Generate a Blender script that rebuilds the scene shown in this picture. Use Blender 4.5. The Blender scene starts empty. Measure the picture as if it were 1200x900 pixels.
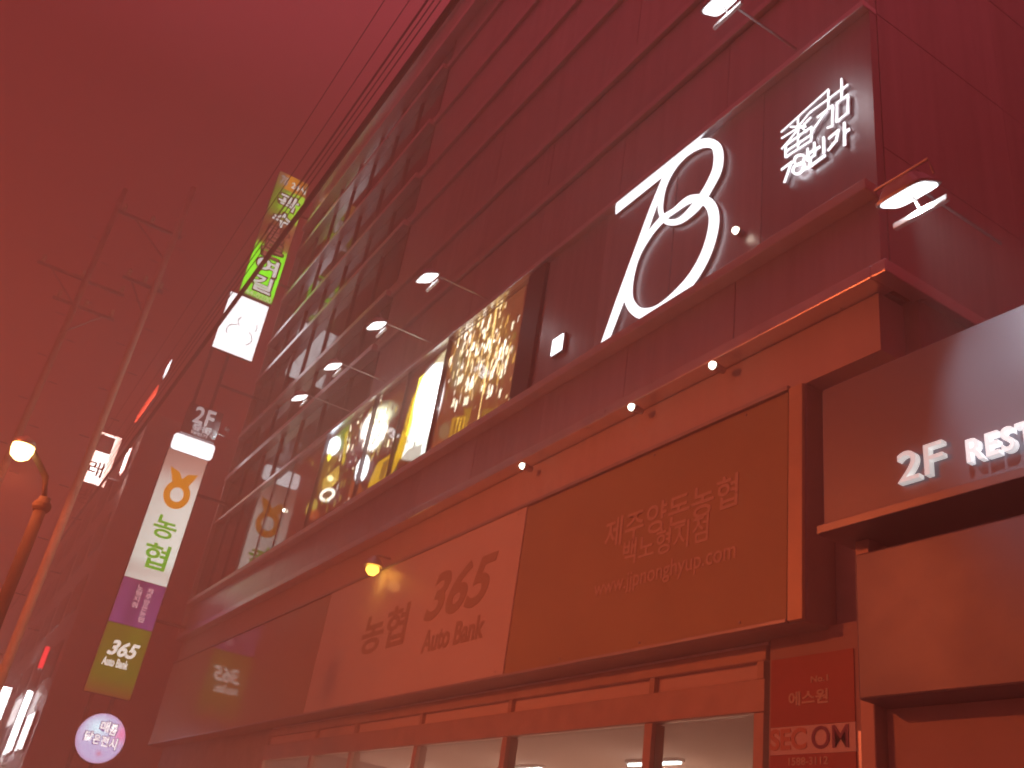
import bpy, bmesh, math, random
import numpy as np
from mathutils import Vector, Matrix
rnd = random.Random(7)
S = bpy.context.scene
COL = S.collection

# ------------------------------------------------------------------ camera
CAM_Z = 1.5
F = 1115.0
AX = Vector((0.52498281, 0.33948888, 0.78047444))
AY = Vector((0.83875252, -0.36207534, -0.40668865))
AZ = Vector((0.14452428, 0.86812945, -0.47483049))
cam = bpy.data.cameras.new('camera'); cam_ob = bpy.data.objects.new('camera', cam); COL.objects.link(cam_ob)
cam.sensor_width = 36.0; cam.lens = 36.0 * F / 1200.0
cam.clip_start = 0.05; cam.clip_end = 4000.0
M3 = Matrix((AX, AY, AZ))
cam_ob.matrix_world = Matrix.Translation((0, 0, CAM_Z)) @ M3.to_4x4()
S.camera = cam_ob
S.view_settings.view_transform = 'Standard'; S.view_settings.look = 'None'
S.view_settings.exposure = 0.0; S.view_settings.gamma = 1.0
S.cycles.filter_width = 1.9
S.cycles.max_bounces = 8; S.cycles.volume_bounces = 1
S.cycles.sample_clamp_indirect = 4.0

# ------------------------------------------------------------------ world: night sky, lens veil's red and facade-lighting horizon glow put into its colour
W = bpy.data.worlds.new('World'); S.world = W; W.use_nodes = True
nt = W.node_tree; nt.nodes.clear()
tc = nt.nodes.new('ShaderNodeTexCoord'); sx = nt.nodes.new('ShaderNodeSeparateXYZ')
mr = nt.nodes.new('ShaderNodeMapRange'); cr = nt.nodes.new('ShaderNodeValToRGB')
bg = nt.nodes.new('ShaderNodeBackground'); wo = nt.nodes.new('ShaderNodeOutputWorld')
nt.links.new(tc.outputs['Generated'], sx.inputs[0]); nt.links.new(sx.outputs['Z'], mr.inputs['Value'])
mr.inputs['From Min'].default_value = -0.2; mr.inputs['From Max'].default_value = 1.0
nt.links.new(mr.outputs[0], cr.inputs[0]); nt.links.new(cr.outputs[0], bg.inputs[0]); nt.links.new(bg.outputs[0], wo.inputs[0])
SKY = [(-0.2, (.10, .010, .008)), (0.0, (.38, .036, .016)), (.12, (.26, .024, .013)), (.28, (.16, .0135, .0125)), (.45, (.135, .0115, .012)),
       (.63, (.19, .0165, .022)), (.77, (.46, .054, .080)), (1.0, (.58, .080, .125))]
el = cr.color_ramp.elements
while len(el) < len(SKY): el.new(0.5)
for e, (z, c) in zip(el, SKY):
    e.position = (z + .2) / 1.2; e.color = (*c, 1)
bg.inputs[1].default_value = 1.12

# ------------------------------------------------------------------ pixel -> world helpers (measured from the place)
def ray(px, py):
    v = Vector((px - 600, -(py - 450), -F)); return M3 @ v
O = Vector((0, 0, CAM_Z))
def at(px, py, y=6.0):
    r = ray(px, py); return O + r * (y / r.y)
def atx(px, py, x):
    r = ray(px, py); return O + r * (x / r.x)
def proj(p):
    v = M3.transposed() @ (Vector(p) - O); return 600 + F * v.x / -v.z, 450 - F * v.y / -v.z
def lin(r, g, b):
    f = lambda c: (c / 255 / 12.92) if c <= 10 else ((c / 255 + .055) / 1.055) ** 2.4
    return (f(r), f(g), f(b))

# ------------------------------------------------------------------ materials
MATS = {}
def mat(name, col, rough=.5, metal=0., emit=None, strength=0., noise=.0, scale=6., bump=0., spec=.5, coat=0., vary=0.):
    if name in MATS: return MATS[name]
    m = bpy.data.materials.new(name); m.use_nodes = True; MATS[name] = m
    n = m.node_tree; b = n.nodes['Principled BSDF']
    b.inputs['Base Color'].default_value = (*col, 1); b.inputs['Roughness'].default_value = rough
    b.inputs['Metallic'].default_value = metal; b.inputs['Specular IOR Level'].default_value = spec
    b.inputs['Coat Weight'].default_value = coat; b.inputs['Coat Roughness'].default_value = .06
    if emit: b.inputs['Emission Color'].default_value = (*emit, 1); b.inputs['Emission Strength'].default_value = strength
    if vary:
        t = n.nodes.new('ShaderNodeNewGeometry'); mp = n.nodes.new('ShaderNodeMapping'); mp.inputs['Scale'].default_value = (5., 5., .22)
        x = n.nodes.new('ShaderNodeTexNoise'); x.inputs['Scale'].default_value = 1.; x.inputs['Detail'].default_value = 8; x.inputs['Roughness'].default_value = .65
        n.links.new(t.outputs['Position'], mp.inputs['Vector']); n.links.new(mp.outputs[0], x.inputs['Vector'])
        oi = n.nodes.new('ShaderNodeObjectInfo')
        a1 = n.nodes.new('ShaderNodeMapRange'); a1.inputs['From Min'].default_value = .35; a1.inputs['From Max'].default_value = .7
        a1.inputs['To Min'].default_value = 1 - vary * 1.6; a1.inputs['To Max'].default_value = 1.; n.links.new(x.outputs['Fac'], a1.inputs[0])
        a2 = n.nodes.new('ShaderNodeMapRange'); a2.inputs['To Min'].default_value = 1 - vary; a2.inputs['To Max'].default_value = 1 + vary * .6; n.links.new(oi.outputs['Random'], a2.inputs[0])
        ml = n.nodes.new('ShaderNodeMath'); ml.operation = 'MULTIPLY'; n.links.new(a1.outputs[0], ml.inputs[0]); n.links.new(a2.outputs[0], ml.inputs[1])
        cm = n.nodes.new('ShaderNodeVectorMath'); cm.operation = 'SCALE'; cm.inputs[0].default_value = col; n.links.new(ml.outputs[0], cm.inputs['Scale'])
        n.links.new(cm.outputs[0], b.inputs['Base Color'])
        rr_ = n.nodes.new('ShaderNodeMapRange'); rr_.inputs['To Min'].default_value = rough + .16; rr_.inputs['To Max'].default_value = max(.05, rough - .1); n.links.new(x.outputs['Fac'], rr_.inputs[0])
        n.links.new(rr_.outputs[0], b.inputs['Roughness'])
    elif noise or bump:
        t = n.nodes.new('ShaderNodeTexCoord'); x = n.nodes.new('ShaderNodeTexNoise')
        x.inputs['Scale'].default_value = scale; x.inputs['Detail'].default_value = 6
        geo = n.nodes.new('ShaderNodeNewGeometry'); n.links.new(geo.outputs['Position'], x.inputs['Vector'])
        r = n.nodes.new('ShaderNodeValToRGB'); n.links.new(x.outputs['Fac'], r.inputs[0])
        r.color_ramp.elements[0].position = .3; r.color_ramp.elements[1].position = .72
        r.color_ramp.elements[0].color = (*[c * (1 - noise) for c in col], 1)
        r.color_ramp.elements[1].color = (*[min(1, c * (1 + noise * .6)) for c in col], 1)
        if noise: n.links.new(r.outputs[0], b.inputs['Base Color'])
        mm = n.nodes.new('ShaderNodeMapRange'); n.links.new(x.outputs['Fac'], mm.inputs[0])
        mm.inputs['To Min'].default_value = max(0, rough - .08); mm.inputs['To Max'].default_value = min(1, rough + .1)
        n.links.new(mm.outputs[0], b.inputs['Roughness'])
        if bump:
            bp = n.nodes.new('ShaderNodeBump'); bp.inputs['Strength'].default_value = bump; bp.inputs['Distance'].default_value = .02
            n.links.new(x.outputs['Fac'], bp.inputs['Height']); n.links.new(bp.outputs[0], b.inputs['Normal'])
    return m
def attr_mat(name, strength=1., rough=.25):
    m = bpy.data.materials.new(name); m.use_nodes = True; n = m.node_tree; b = n.nodes['Principled BSDF']
    a = n.nodes.new('ShaderNodeAttribute'); a.attribute_name = 'print'
    b.inputs['Base Color'].default_value = (.05, .05, .05, 1); b.inputs['Roughness'].default_value = rough
    n.links.new(a.outputs['Color'], b.inputs['Emission Color']); b.inputs['Emission Strength'].default_value = strength
    MATS[name] = m; return m
def glass_mat(name, tint=(.9, .9, .9), rough=.02):
    m = bpy.data.materials.new(name); m.use_nodes = True; n = m.node_tree; n.nodes.clear()
    o = n.nodes.new('ShaderNodeOutputMaterial'); mx = n.nodes.new('ShaderNodeMixShader')
    geo = n.nodes.new('ShaderNodeNewGeometry'); dp = n.nodes.new('ShaderNodeVectorMath'); dp.operation = 'DOT_PRODUCT'
    n.links.new(geo.outputs['Incoming'], dp.inputs[0]); n.links.new(geo.outputs['Normal'], dp.inputs[1])
    def mth(op, a, b=None):
        q = n.nodes.new('ShaderNodeMath'); q.operation = op
        for i, v in enumerate((a, b)):
            if v is None: continue
            if isinstance(v, (int, float)): q.inputs[i].default_value = v
            else: n.links.new(v, q.inputs[i])
        return q.outputs[0]
    fr = mth('ADD', mth('MULTIPLY', mth('POWER', mth('SUBTRACT', 1.0, mth('ABSOLUTE', dp.outputs['Value'])), 5.0), .85), .06)   # thin sheet reflectance
    t = n.nodes.new('ShaderNodeBsdfTransparent'); t.inputs[0].default_value = (*tint, 1)
    g = n.nodes.new('ShaderNodeBsdfGlossy'); g.inputs['Roughness'].default_value = rough
    n.links.new(fr, mx.inputs[0]); n.links.new(t.outputs[0], mx.inputs[1]); n.links.new(g.outputs[0], mx.inputs[2])
    n.links.new(mx.outputs[0], o.inputs[0]); MATS[name] = m; return m

clad = mat('dark composite cladding', (.64, .60, .62), .32, .72, vary=.10)
clad2 = mat('band cladding', (.76, .73, .77), .34, .65, vary=.09)
core = mat('concrete core', (.30, .29, .28), .8, noise=.25, scale=2)
alu = mat('brushed aluminium', (.85, .85, .87), .30, 1., noise=.08, scale=3)
dark_metal = mat('dark painted metal', (.10, .10, .11), .45, .5, noise=.2, scale=5)
grey_metal = mat('grey painted metal', (.45, .45, .47), .4, .6, noise=.15, scale=5)
glass = glass_mat('window glass', (.75, .75, .75), .03)
tinted = glass_mat('tinted glass', (.30, .30, .32), .05)
white_led = mat('white led face', (.8, .8, .8), .4, emit=(.93, .96, 1.), strength=2.3)
white_panel = mat('white lightbox face', (.8, .8, .8), .35, emit=(.94, .97, 1.), strength=3.)
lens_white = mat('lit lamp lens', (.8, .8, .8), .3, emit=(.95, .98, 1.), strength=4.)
print_black = mat('black print', (.015, .015, .015), .5)

# ------------------------------------------------------------------ mesh building
class MB:
    def __init__(s): s.v = []; s.f = []
    def box(s, x0, x1, y0, y1, z0, z1):
        b = len(s.v)
        s.v += [(x, y, z) for z in (z0, z1) for y in (y0, y1) for x in (x0, x1)]
        s.f += [tuple(b + i for i in q) for q in ((0, 2, 3, 1), (4, 5, 7, 6), (0, 1, 5, 4), (2, 6, 7, 3), (0, 4, 6, 2), (1, 3, 7, 5))]
        return s
    def quad(s, a, b, c, d):
        k = len(s.v); s.v += [tuple(a), tuple(b), tuple(c), tuple(d)]; s.f.append((k, k + 1, k + 2, k + 3)); return s
    def tube(s, pts, r, n=10):
        pts = [Vector(p) for p in pts]; rs = r if isinstance(r, (list, tuple)) else [r] * len(pts)
        k = len(s.v)
        for i, p in enumerate(pts):
            d = (pts[min(i + 1, len(pts) - 1)] - pts[max(i - 1, 0)]).normalized()
            u = d.cross(Vector((0, 0, 1)) if abs(d.z) < .9 else Vector((1, 0, 0))).normalized(); w = d.cross(u)
            for j in range(n):
                a = 2 * math.pi * j / n; s.v.append(tuple(p + (u * math.cos(a) + w * math.sin(a)) * rs[i]))
        for i in range(len(pts) - 1):
            for j in range(n):
                s.f.append((k + i * n + j, k + i * n + (j + 1) % n, k + (i + 1) * n + (j + 1) % n, k + (i + 1) * n + j))
        s.f.append(tuple(k + j for j in range(n))[::-1]); s.f.append(tuple(k + (len(pts) - 1) * n + j for j in range(n)))
        return s
    def lathe(s, c, prof, axis='z', n=24):
        k = len(s.v); c = Vector(c)
        for (r, h) in prof:
            for j in range(n):
                a = 2 * math.pi * j / n; u, w = r * math.cos(a), r * math.sin(a)
                s.v.append(tuple(c + (Vector((u, w, h)) if axis == 'z' else Vector((h, u, w)) if axis == 'x' else Vector((u, h, w)))))
        for i in range(len(prof) - 1):
            for j in range(n):
                s.f.append((k + i * n + j, k + i * n + (j + 1) % n, k + (i + 1) * n + (j + 1) % n, k + (i + 1) * n + j))
        s.f.append(tuple(k + j for j in range(n))[::-1]); s.f.append(tuple(k + (len(prof) - 1) * n + j for j in range(n)))
        return s
    def strip(s, L, Rr, closed, front, back, plane='y'):
        """ribbon between two polylines (2-D), extruded between two depths"""
        n = len(L); k = len(s.v)
        P = (lambda a, d: (a[0], d, a[1])) if plane == 'y' else (lambda a, d: (d, a[0], a[1]))
        for a, b in zip(L, Rr):
            s.v += [P(a, front), P(b, front), P(a, back), P(b, back)]
        m = n if closed else n - 1
        for i in range(m):
            a = k + 4 * i; b = k + 4 * ((i + 1) % n)
            s.f += [(a, b, b + 1, a + 1), (a + 2, a + 3, b + 3, b + 2), (a, a + 2, b + 2, b), (a + 1, b + 1, b + 3, a + 3)]
        if not closed:
            e = k + 4 * (n - 1); s.f += [(k, k + 1, k + 3, k + 2), (e, e + 2, e + 3, e + 1)]
        return s
    def prism(s, pts, front, back, plane='y'):
        n = len(pts); k = len(s.v)
        P = (lambda a, d: (a[0], d, a[1])) if plane == 'y' else (lambda a, d: (d, a[0], a[1]))
        s.v += [P(p, front) for p in pts] + [P(p, back) for p in pts]
        s.f += [tuple(k + i for i in range(n)), tuple(k + n + i for i in range(n))[::-1]]
        for i in range(n): s.f.append((k + i, k + n + i, k + n + (i + 1) % n, k + (i + 1) % n))
        return s

def wloc(o):
    v = Vector(o.location)
    while o.parent: o = o.parent; v += Vector(o.location)
    return v
def obj(name, mb, m, parent=None, origin=None, bevel=0., smooth=False, label=None):
    me = bpy.data.meshes.new(name)
    base = wloc(parent) if parent else Vector((0, 0, 0))
    og = Vector(origin) if origin is not None else (base if parent else Vector((0, 0, 0)))
    me.from_pydata([tuple(Vector(v) - og) for v in mb.v], [], mb.f); me.update()
    bm = bmesh.new(); bm.from_mesh(me)
    bmesh.ops.recalc_face_normals(bm, faces=bm.faces)
    if bevel: bmesh.ops.bevel(bm, geom=bm.edges[:], offset=bevel, segments=2, affect='EDGES', profile=.5)
    bm.to_mesh(me); bm.free()
    if smooth:
        me.shade_smooth()
    me.materials.append(m)
    o = bpy.data.objects.new(name, me); COL.objects.link(o)
    if parent: o.parent = parent
    o.location = og - base
    if label: o['label'] = label
    return o
def tag(o, label, cat, group=None):
    o['label'] = label; o['category'] = cat
    if group: o['group'] = group
    return o
def thing(name, loc, label, cat, group=None):
    o = bpy.data.objects.new(name, None); o.empty_display_size = .2; COL.objects.link(o); o.location = loc
    return tag(o, label, cat, group)
def struct(name, mb, m, **k):
    o = obj(name, mb, m, **k); o['kind'] = 'structure'; return o
def copy_tree(o, loc, label=None, parent=None):
    c = o.copy(); COL.objects.link(c); c.parent = parent
    if parent is None: c.location = loc
    if label: c['label'] = label
    for ch in list(o.children): copy_tree(ch, None, None, c)
    return c

def text_mb(s, x0, x1, z0, z1, front, depth, plane='y', bold=0., shear=0.):
    """lettering fitted to a rectangle: plane 'y' faces the street, plane 'x' faces along it"""
    cu = bpy.data.curves.new('text', 'FONT'); cu.body = s; cu.extrude = .5; cu.offset = bold; cu.shear = shear; cu.resolution_u = 5
    t = bpy.data.objects.new('text', cu); COL.objects.link(t)
    me = bpy.data.meshes.new_from_object(t.evaluated_get(bpy.context.evaluated_depsgraph_get()))
    co = np.empty(len(me.vertices) * 3); me.vertices.foreach_get('co', co); co = co.reshape(-1, 3)
    mn = co.min(0); mx = co.max(0); sc = (mx - mn); sc[sc == 0] = 1
    u = (co - mn) / sc
    mb = MB()
    for a in u:
        h = x0 + a[0] * (x1 - x0); v = z0 + a[1] * (z1 - z0)
        if plane == 'y': mb.v.append((h, front + (1 - a[2]) * depth, v))
        else: mb.v.append((front - (1 - a[2]) * depth, h, v))
    mb.f = [tuple(p.vertices) for p in me.polygons]
    bpy.data.objects.remove(t); bpy.data.curves.remove(cu); bpy.data.meshes.remove(me)
    return mb
def join(*ms):
    r = MB()
    for m in ms:
        k = len(r.v); r.v += m.v; r.f += [tuple(k + i for i in q) for q in m.f]
    return r
def text_w(s, bold=0.):
    cu = bpy.data.curves.new('text', 'FONT'); cu.body = s; cu.offset = bold
    t = bpy.data.objects.new('text', cu); COL.objects.link(t)
    bb = t.evaluated_get(bpy.context.evaluated_depsgraph_get()).bound_box
    xs = [c[0] for c in bb]; ys = [c[1] for c in bb]
    bpy.data.objects.remove(t); bpy.data.curves.remove(cu)
    return min(xs), max(xs), min(ys), max(ys)
def letters(s, x0, x1, z0, z1, front, depth, m, parent, plane='y', bold=0., bevel=0., name='letter'):
    """each letter an object of its own"""
    xa, xb, ya, yb = text_w(s, bold); kx = (x1 - x0) / (xb - xa); kz = (z1 - z0) / (yb - ya)
    base = text_w('|', bold)[1]; pen = 0
    for i, ch in enumerate(s):
        pre = text_w('|' + s[:i] + '|', bold)[1] - text_w('||', bold)[1]
        if ch == ' ': continue
        a, b, c, d = text_w(ch, bold)
        mb = text_mb(ch, x0 + (a + pre - xa) * kx, x0 + (b + pre - xa) * kx, z0 + (c - ya) * kz, z0 + (d - ya) * kz, front, depth, plane, bold)
        obj(name, mb, m, parent)

def strokes(lines, hw, front, depth, step=.0006):
    mb = MB(); k = 0
    for ln in lines:
        for (a, b) in zip(ln, ln[1:]):
            a = Vector((a[0], a[1])); b = Vector((b[0], b[1])); d = (b - a).normalized(); n = Vector((-d.y, d.x)) * hw
            a = a - d * hw * .6; b = b + d * hw * .6
            mb.prism([tuple(a + n), tuple(b + n), tuple(b - n), tuple(a - n)], front - k * step, front + depth, 'y'); k += 1
    return mb

def face_grid(name, parent, a0, a1, z0, z1, depth, plane, nu, nv, fn, m):
    """printed / backlit sheet: a fine grid whose print is a colour per point"""
    u = np.linspace(a0, a1, nu + 1); v = np.linspace(z0, z1, nv + 1)
    base = wloc(parent); vs = []
    for zz in v:
        for aa in u:
            p = (aa, depth, zz) if plane == 'y' else (depth, aa, zz)
            vs.append(tuple(Vector(p) - base))
    fs = []
    for j in range(nv):
        for i in range(nu):
            k = j * (nu + 1) + i; fs.append((k, k + 1, k + nu + 2, k + nu + 1))
    me = bpy.data.meshes.new(name); me.from_pydata(vs, [], fs); me.update()
    at_ = me.color_attributes.new('print', 'FLOAT_COLOR', 'POINT')
    cols = np.ones((len(vs), 4)); A, Z = np.meshgrid(u, v); cols[:, :3] = fn(A, Z).reshape(-1, 3)
    at_.data.foreach_set('color', cols.ravel())
    me.materials.append(m)
    o = bpy.data.objects.new(name, me); COL.objects.link(o); o.parent = parent
    return o

def spot(name, loc, target, energy, col, angle, parent, blend=.6, size=.06):
    l = bpy.data.lights.new(name, 'SPOT'); l.energy = energy; l.color = col; l.spot_size = math.radians(angle); l.spot_blend = blend; l.shadow_soft_size = size
    o = bpy.data.objects.new(name, l); COL.objects.link(o); o.parent = parent
    o.rotation_euler = (Vector(target) - Vector(loc)).to_track_quat('-Z', 'Y').to_euler()
    o.location = Vector(loc) - wloc(parent); return o

# ================================================================== the setting
struct('ground', MB().box(-130, 130, -130, 130, -.6, -.02), mat('packed earth', (.10, .09, .08), .9, noise=.3, scale=.4))
struct('road', MB().box(-130, 130, -5.4, .2, -.019, 0.0), mat('asphalt', (.05, .05, .052), .75, noise=.4, scale=9, bump=.3))
struct('road_line', MB().box(-130, 130, -2.7, -2.55, .0, .004), mat('worn road paint', (.7, .6, .2), .6, noise=.3, scale=4))
struct('kerb', MB().box(-130, 130, .2, .4, -.02, .13), mat('kerb stone', (.38, .37, .36), .8, noise=.2, scale=6))
struct('kerb', MB().box(-130, 130, -5.6, -5.4, -.02, .13), MATS['kerb stone'])
struct('pavement', MB().box(-130, 130, -9, -5.6, -.02, .12), mat('paving concrete', (.32, .30, .28), .8, noise=.25, scale=7))
struct('pavement', MB().box(-130, 130, .4, 6.3, -.02, .12), mat('paving concrete', (.32, .30, .28), .8, noise=.25, scale=7))

# ================================================================== main building
XL, XR = -29.75, -4.66
B = thing('commercial_building', (-17, 6, 0), 'dark clad commercial building filling the right with ribbon windows and ledges', 'building')
wl = MB()
wl.box(XL, XR - .08, 6.12, 18, 10.66, 23.2).box(XL, XR - .08, 7.6, 18, 7.9, 10.66).box(-11.4, XR - .08, 6.12, 7.59, 7.9, 10.65)
wl.box(XL, XR - .08, 6.12, 18, 6.9, 7.89)
obj('wall', wl, core, B)
lw = MB().box(XL, -20.2, 6.42, 18, 0, 6.89).box(-20.19, -6.05, 11, 18, 0, 6.89).box(-6.04, -4.6, 6.4, 18, 0, 6.89).box(-20.18, -6.06, 6.5, 10.99, 3.75, 6.88)
obj('lower_wall', lw, mat('grey render', (.42, .40, .39), .8, noise=.2, scale=3), B)

GX = -18.2
alu2 = mat('satin ledge metal', (.66, .64, .66), .30, .85, noise=.1, scale=2)
FINS = [11.95, 13.45, 15.55, 17.05, 18.9, 20.95]
def beam(name, x0, x1, y0, y1, z0, z1, m, bev=.012): return obj(name, MB().box(x0, x1, y0, y1, z0, z1), m, B, bevel=bev)
beam('window_sill', XL, XR, 5.82, 6.12, 7.90, 8.03, mat('pale sill metal', (.84, .82, .80), .45, .25, noise=.08, scale=3))
beam('window_head', XL, XR, 5.90, 6.12, 10.52, 10.62, alu)
beam('ledge', XL, XR, 5.84, 6.14, 6.86, 7.0, alu)
obj('fascia_head', MB().box(XL, XR - .1, 6.06, 6.41, 6.24, 6.855), mat('fascia head paint', (.62, .56, .54), .6, .1, vary=.06), B)
obj('ledge', MB().box(XR - .001, XR + .16, 5.84, 14, 6.86, 7.0), alu, B, bevel=.012)
for z in FINS:
    beam('ledge', XL, GX, 5.80, 6.12, z, z + .16, alu)
    beam('ledge', GX + .002, XR, 5.93, 6.12, z + .02, z + .14, alu2)
    beam('ledge_face', XL, XR, 5.98, 6.11, z + .163, z + .45, clad)
beam('parapet', XL, XR, 5.86, 6.11, 22.35, 23.5, clad2); beam('coping', XL - .05, XR + .05, 5.74, 6.25, 23.503, 23.62, alu)
beam('coping', XL, XR, 5.74, 6.1, 22.1, 22.3, alu)
beam('corner_trim', XL - .12, XL - .002, 5.86, 6.4, 6.86, 23.5, alu)
# band of panels between the two lower ledges
def panel(x0, x1, z0, z1, m, y=6.0):
    return obj('panel', MB().box(x0 + .005, x1 - .005, y + rnd.uniform(-.004, .004), y + .115, z0 + .005, z1 - .005), m, B, bevel=.004)
x = XL
while x < XR - .2:
    w = min(1.93, XR - x); panel(x, x + w, 7.0, 7.9, clad2); x += w
# upper floors: glass at the left, panels at the right
rows = [(10.62, FINS[0])] + [(FINS[i] + .45, FINS[i + 1]) for i in range(5)] + [(FINS[5] + .45, 22.1)]
GX = -18.2
for (z0, z1) in rows:
    n = 7; w = (GX - XL) / n
    for i in range(n):
        a = XL + i * w
        obj('window_pane', MB().box(a + .03, a + w - .03, 6.03, 6.045, z0 + .02, z1 - .02), tinted, B)
        obj('mullion', MB().box(a + w - .03, a + w + .03, 5.98, 6.11, z0, z1), dark_metal, B)
    n = 6; w = (XR - GX) / n
    for i in range(n): panel(GX + .03 + i * w, GX + .03 + (i + 1) * w - (.03 if i == n - 1 else 0), z0, z1, clad)
# ribbon window storey
obj('room', MB().box(-29.7, -11.5, 7.5, 7.55, 7.92, 10.6), mat('dim room wall', (.25, .2, .18), .8, noise=.3, scale=1.5), B)
edges = [XL, -28.35, -26.95, -25.5, -24.05, -22.55, -20.40, -17.6, -15.95, -14.28, -11.45]
for a, b in zip(edges, edges[1:]):
    obj('window_pane', MB().box(a + .02, b - .02, 5.985, 6.0, 8.03, 10.52), glass, B)
    obj('mullion', MB().box(b - .022, b + .022, 5.97, 6.06, 8.03, 10.52), dark_metal, B)
obj('post', MB().box(-11.42, -10.92, 5.95, 6.12, 8.03, 10.52), dark_metal, B, bevel=.01)
for i in range(4):
    w = (XR + 10.91) / 4; panel(-10.91 + i * w, -10.91 + (i + 1) * w, 8.03, 10.52, clad)
# side wall round the corner
for r_, (z0, z1) in enumerate([(7.0, 8.6), (8.6, 10.55), (10.55, 12.5), (12.5, 14.5), (14.5, 17), (17, 20), (20, 23.4)]):
    for i in range(5):
        y0 = 6.12 + i * 2.2
        obj('panel', MB().box(XR - .075, XR + rnd.uniform(-.004, .003), y0 + .003, y0 + 2.197, z0 + .004, z1 - .004), clad, B, bevel=.004)

# ---- backlit posters in the ribbon window
def soft(A, lo, hi): return np.clip((A - lo) / (hi - lo), 0, 1)
def inpoly(X, Y, poly):
    r = np.zeros(X.shape, bool); n = len(poly)
    for i in range(n):
        (x1, y1), (x2, y2) = poly[i], poly[(i + 1) % n]
        if y1 == y2: continue
        c = ((y1 > Y) != (y2 > Y)) & (X < (x2 - x1) * (Y - y1) / (y2 - y1) + x1); r ^= c
    return r
nprng = np.random.RandomState(4)
def poster_print(A, Z):
    # local picture coordinates of the print (unrolled from the seen display)
    P = np.stack([A, np.full_like(A, 6.05) , Z - CAM_Z], -1)
    V = P @ np.array(M3)
    X = (600 + F * V[..., 0] / -V[..., 2] - 340) * 3.103; Y = (450 - F * V[..., 1] / -V[..., 2] - 330) * 3.103
    C = np.zeros(A.shape + (3,)); C[:] = lin(84, 30, 20)
    g = nprng.rand(*A.shape)[..., None]
    C *= (.8 + .4 * g)
    def blend(mask, col, amt=1.):
        m = (mask * amt)[..., None] if mask.dtype != bool else (mask.astype(float) * amt)[..., None]
        C[:] = C * (1 - m) + np.array(lin(*col)) * m
    def ell(cx, cy, rx, ry, col, amt=1., ang=0., sharp=1.5):
        c, s = math.cos(math.radians(ang)), math.sin(math.radians(ang))
        dx, dy = X - cx, Y - cy; u = (dx * c + dy * s) / rx; v = (-dx * s + dy * c) / ry
        blend(np.clip((1 - (u * u + v * v)) * sharp, 0, 1), col, amt)
    def pol(p, col, amt=1.): blend(inpoly(X, Y, p), col, amt)
    def streak(x, y, ln, wd, col, amt=1.):   # an upright mark on the print
        pol([(x - wd, y + ln / 2), (x + wd, y + ln / 2), (x + wd + ln * .22, y - ln / 2), (x - wd + ln * .22, y - ln / 2)], col, amt)
    # right picture: golden hall with hanging rods
    pol([(600, 200), (860, 0), (790, 480), (480, 670)], (128, 70, 42))
    ell(690, 250, 130, 190, (168, 118, 62), .9, 20); ell(650, 330, 60, 110, (176, 138, 88), .8, 15)
    ell(610, 300, 22, 110, (150, 140, 110), .8, 12)
    for i in range(520):
        cx, cy = nprng.normal(695, 55), nprng.normal(255, 85)
        k = nprng.rand(); col = [(230, 205, 150), (205, 160, 75), (95, 52, 30), (250, 245, 225), (140, 120, 50)][int(k * 5)]
        streak(cx, cy, nprng.uniform(8, 42), nprng.uniform(1, 3), col, nprng.uniform(.35, .9))
    for (cx, cy) in [(805, 160), (785, 250), (765, 335), (760, 405), (770, 270), (745, 300), (610, 360), (620, 352), (640, 385), (650, 380), (660, 375), (590, 440), (600, 445), (632, 435), (640, 432), (718, 410), (730, 395)]:
        streak(cx, cy, 30, 4, (225, 220, 190), .8)
    for s_ in range(40):
        t = s_ / 40.; streak(750 - 72 * t, 95 + 430 * t, 16, 2, (222, 190, 120), .75)
    pol([(590, 495), (650, 485), (620, 560), (570, 590)], (176, 130, 34)); pol([(600, 505), (640, 500), (612, 560), (585, 572)], (120, 74, 24), .7)
    for q in range(4): streak(596 + q * 12, 530, 70, 2, (205, 165, 50), .8)
    pol([(632, 462), (662, 458), (650, 505), (640, 520)], (168, 128, 36), .9); pol([(700, 462), (756, 458), (748, 500), (690, 515)], (150, 112, 34), .9)
    ell(560, 545, 22, 40, (140, 130, 90), .6, 20); pol([(495, 600), (560, 570), (560, 600), (485, 650)], (150, 72, 34), .7)
    # white door panel and its yellow frame
    pol([(445, 420), (495, 325), (410, 642), (375, 655), (410, 540)], (196, 160, 18))
    pol([(470, 350), (500, 325), (440, 560), (420, 560)], (226, 214, 60))
    pol([(494, 335), (588, 222), (572, 300), (484, 660), (404, 645)], (206, 216, 206))
    ell(505, 430, 52, 150, (255, 255, 255), 1., 14, 2.5); pol([(520, 300), (540, 270), (580, 235), (570, 290)], (190, 170, 110), .7)
    pol([(430, 610), (480, 590), (470, 655), (400, 650)], (170, 160, 140), .6)
    # left of it: pale crowd, yellow block, white figure
    ell(400, 430, 60, 30, (120, 76, 44), .9, -35); ell(350, 470, 55, 40, (190, 196, 160), .8, -30)
    ell(305, 540, 52, 92, (255, 255, 244), 1., 20, 2.2); ell(335, 490, 40, 50, (220, 224, 190), .7, 20)
    for i in range(260):
        cx, cy = nprng.normal(290, 60), nprng.normal(560, 70)
        streak(cx, cy, nprng.uniform(6, 30), nprng.uniform(1, 3), [(250, 240, 210), (200, 170, 40), (110, 60, 40), (150, 160, 60)][nprng.randint(4)], nprng.uniform(.3, .8))
    pol([(318, 660), (372, 622), (402, 640), (370, 700), (280, 760), (290, 720)], (190, 150, 20), .95)
    pol([(340, 655), (360, 645), (340, 715), (320, 722)], (120, 80, 30), .7)
    ell(262, 682, 25, 60, (226, 236, 238), 1., 18, 3); pol([(225, 720), (262, 735), (275, 775), (200, 810)], (158, 78, 36), .9)
    pol([(236, 700), (246, 700), (285, 760), (272, 768)], (60, 40, 36), .9)
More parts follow.
